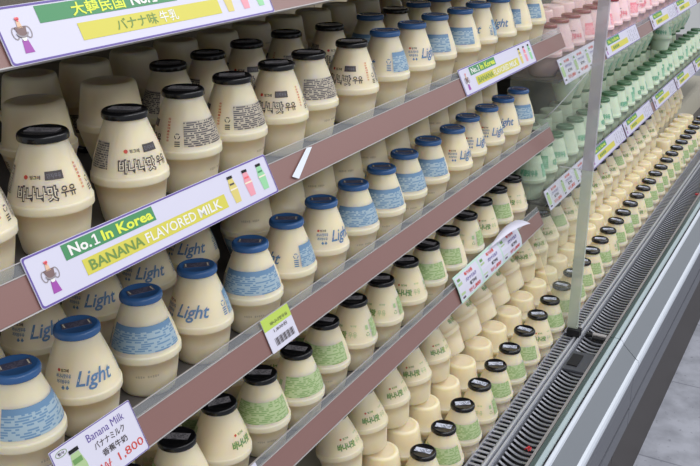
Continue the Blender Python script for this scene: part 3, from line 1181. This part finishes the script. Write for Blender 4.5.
# ------------------------------------------------------------------ bottles on the shelves
def row(kindfn, pts, zbase, where, group, faces=None, inverted=False, jit=0.0, first=1, lean=0.0):
    for i, (x, y) in enumerate(pts):
        kind = kindfn(i) if callable(kindfn) else kindfn
        what = KINDS[kind][4]
        if inverted:
            what = 'upside-down ' + {'strawberry': 'pink', 'melon': 'pale green'}.get(kind, 'cream') + ' milk bottle'
        label = '%s, %s from near end, %s' % (what, nth(i + first), where)
        fc = faces[i % len(faces)] if faces else random.choice((-100, -10, 15, -140, 170, 40))
        bottle(kind, x + random.uniform(-jit, jit), y + random.uniform(-jit, jit), zbase, fc + random.uniform(-6, 6), label, group, inverted, lean)


def line(x, y0, step, n):
    return [(x, y0 + step * i) for i in range(n)]


# upper shelf: black caps give way to blue ones
zA = SURF['upper']
gA = 'bottles on the upper shelf'
row(lambda i: 'banana' if i < 8 else 'light',
    [(-0.518, 0.388), (-0.518, 0.463), (-0.512, 0.544), (-0.521, 0.629), (-0.518, 0.698), (-0.517, 0.772), (-0.520, 0.839), (-0.515, 0.925), (-0.517, 1.012), (-0.516, 1.086), (-0.521, 1.169), (-0.515, 1.243), (-0.518, 1.319), (-0.515, 1.395), (-0.515, 1.470), (-0.516, 1.545)],
    zA, 'front row, upper shelf', gA, [-20, -6, 26, -100, -98, -2, -100, -22, -60, 50, 180, 180, -30, 0, 160, 175])
row(lambda i: 'light' if i == 5 or i > 6 else 'banana',
    [(-0.610, 0.716), (-0.613, 0.785), (-0.617, 0.862), (-0.617, 0.945), (-0.600, 1.020), (-0.598, 1.126)] + line(-0.598, 1.203, 0.077, 5),
    zA, 'second row, upper shelf', gA, [150, 150, -5, -100, 30, 170, -90])
row('banana', [(-0.600, 0.440), (-0.599, 0.530), (-0.600, 0.620)], zA, 'second row, upper shelf', gA, inverted=True)
row('banana', line(-0.692, 0.610, 0.0745, 10), zA, 'third row, upper shelf', gA, inverted=True, jit=0.003)
row('light', line(-0.690, 1.365, 0.0776, 3), zA, 'third row, upper shelf', gA)

# middle shelf: blue caps
zB = SURF['middle']
gB = 'bottles on the middle shelf'
row('light', [(-0.511, 0.403), (-0.520, 0.475), (-0.518, 0.550), (-0.511, 0.620), (-0.503, 0.695), (-0.507, 0.768), (-0.507, 0.840), (-0.506, 0.913), (-0.506, 0.986), (-0.510, 1.060), (-0.510, 1.135), (-0.506, 1.211), (-0.513, 1.286), (-0.511, 1.360), (-0.511, 1.434), (-0.511, 1.508)],
    zB, 'front row, middle shelf', gB, [-125, 14, 196, -18, 200, -52, 42, -128, 205, -140, 200, 54, 56, 46, 10, 195])
row('light', line(-0.616, 0.440, 0.0745, 5), zB, 'second row, middle shelf', gB, [20, 10, 10, 0, 0])
row('light', line(-0.590, 0.812, 0.0730, 11), zB, 'second row, middle shelf', gB, inverted=True)

# lower shelf: black caps, green lettering
zC = SURF['lower']
gC = 'bottles on the lower shelf'
row('green', [(-0.511, 0.503), (-0.510, 0.573), (-0.513, 0.643), (-0.510, 0.713), (-0.505, 0.778), (-0.515, 0.857), (-0.514, 0.927), (-0.512, 1.000), (-0.511, 1.074), (-0.511, 1.146), (-0.508, 1.214), (-0.510, 1.291), (-0.514, 1.368), (-0.515, 1.441), (-0.513, 1.510)],
    zC, 'front row, lower shelf', gC, [-150, 170, 66, 204, -120, 200, -25, -25, 0, 204, 190, -40, 20, 204, 0])
row('green', line(-0.580, 0.540, 0.0720, 14), zC, 'second row, lower shelf', gC, inverted=True)

# bottom deck: upright front row, upside-down second row, upper layer set back on top
gD = 'bottles on the bottom deck'
yD = [0.934, 1.006, 1.077, 1.149, 1.219, 1.290, 1.358, 1.434, 1.507, 1.580, 1.656, 1.729, 1.798, 1.870, 1.942, 2.010, 2.082, 2.150, 2.223, 2.295, 2.364, 2.432, 2.509, 2.580, 2.658, 2.734, 2.806, 2.880, 2.950, 3.020, 3.087, 3.158, 3.230]
row('deck', [(-0.4445, y) for y in yD], DECK, 'front row, bottom deck', gD, [215, 195, 200, 225, -25, 205, 235, 190, 30, 215, 200])
yB = [0.905 + 0.0735 * i for i in range(26)]
row('deck', [(-0.4985, y) for y in yB + [2.865 + 0.0735 * i for i in range(6)]], DECK, 'second row, bottom deck', gD, inverted=True, jit=0.0015)
for k, y in enumerate(yB):
    slump = 1.24 < y < 1.60                    # these lie far back against the shelf behind
    row('deck', [(-0.5125 if y < 1.62 else -0.5185, y - 0.006)], DECK + 0.0940, 'upper layer, bottom deck', gD, [(38, 30, 42, 25, 46, 34, 200)[k % 7] if not slump else 90], first=k + 1, jit=0.001, lean=31 if slump else 10)
row('deck', [(-0.5480, y) for y in [2.860 + 0.0720 * i for i in range(7)]], DECK + 0.0940, 'far upper layer, bottom deck', gD, [150, 160, 30], jit=0.0015, lean=6)

# strawberry shelf
zP = SURF['strawberry']
gP = 'bottles on the strawberry shelf'
row('strawberry', line(-0.515, 1.655, 0.0750, 22), zP, 'front row, strawberry shelf', gP, [0, 100, 20, -150, 60])
row('strawberry', line(-0.588, 1.690, 0.0750, 18), zP, 'second row, strawberry shelf', gP, inverted=True)
# melon shelf with a second layer standing on the back row
zG = SURF['melon']
gG = 'bottles on the melon shelf'
row('melon', line(-0.522, 1.640, 0.0725, 25), zG, 'front row, melon shelf', gG, [0, 90, 20, -150, 60])
row('melon', line(-0.592, 1.680, 0.0750, 22), zG, 'second row, melon shelf', gG, [180], inverted=True)
row('melon', line(-0.585, 2.050, 0.0760, 11), zG + 0.0940, 'upper layer, melon shelf', gG, [180], inverted=True)
row('melon', [(-0.545, 2.885)], zG + 0.0940, 'upright, melon shelf', gG, [0])
row('melon', line(-0.575, 2.965, 0.0760, 6), zG + 0.0940, 'far upper layer, melon shelf', gG, [180], inverted=True)
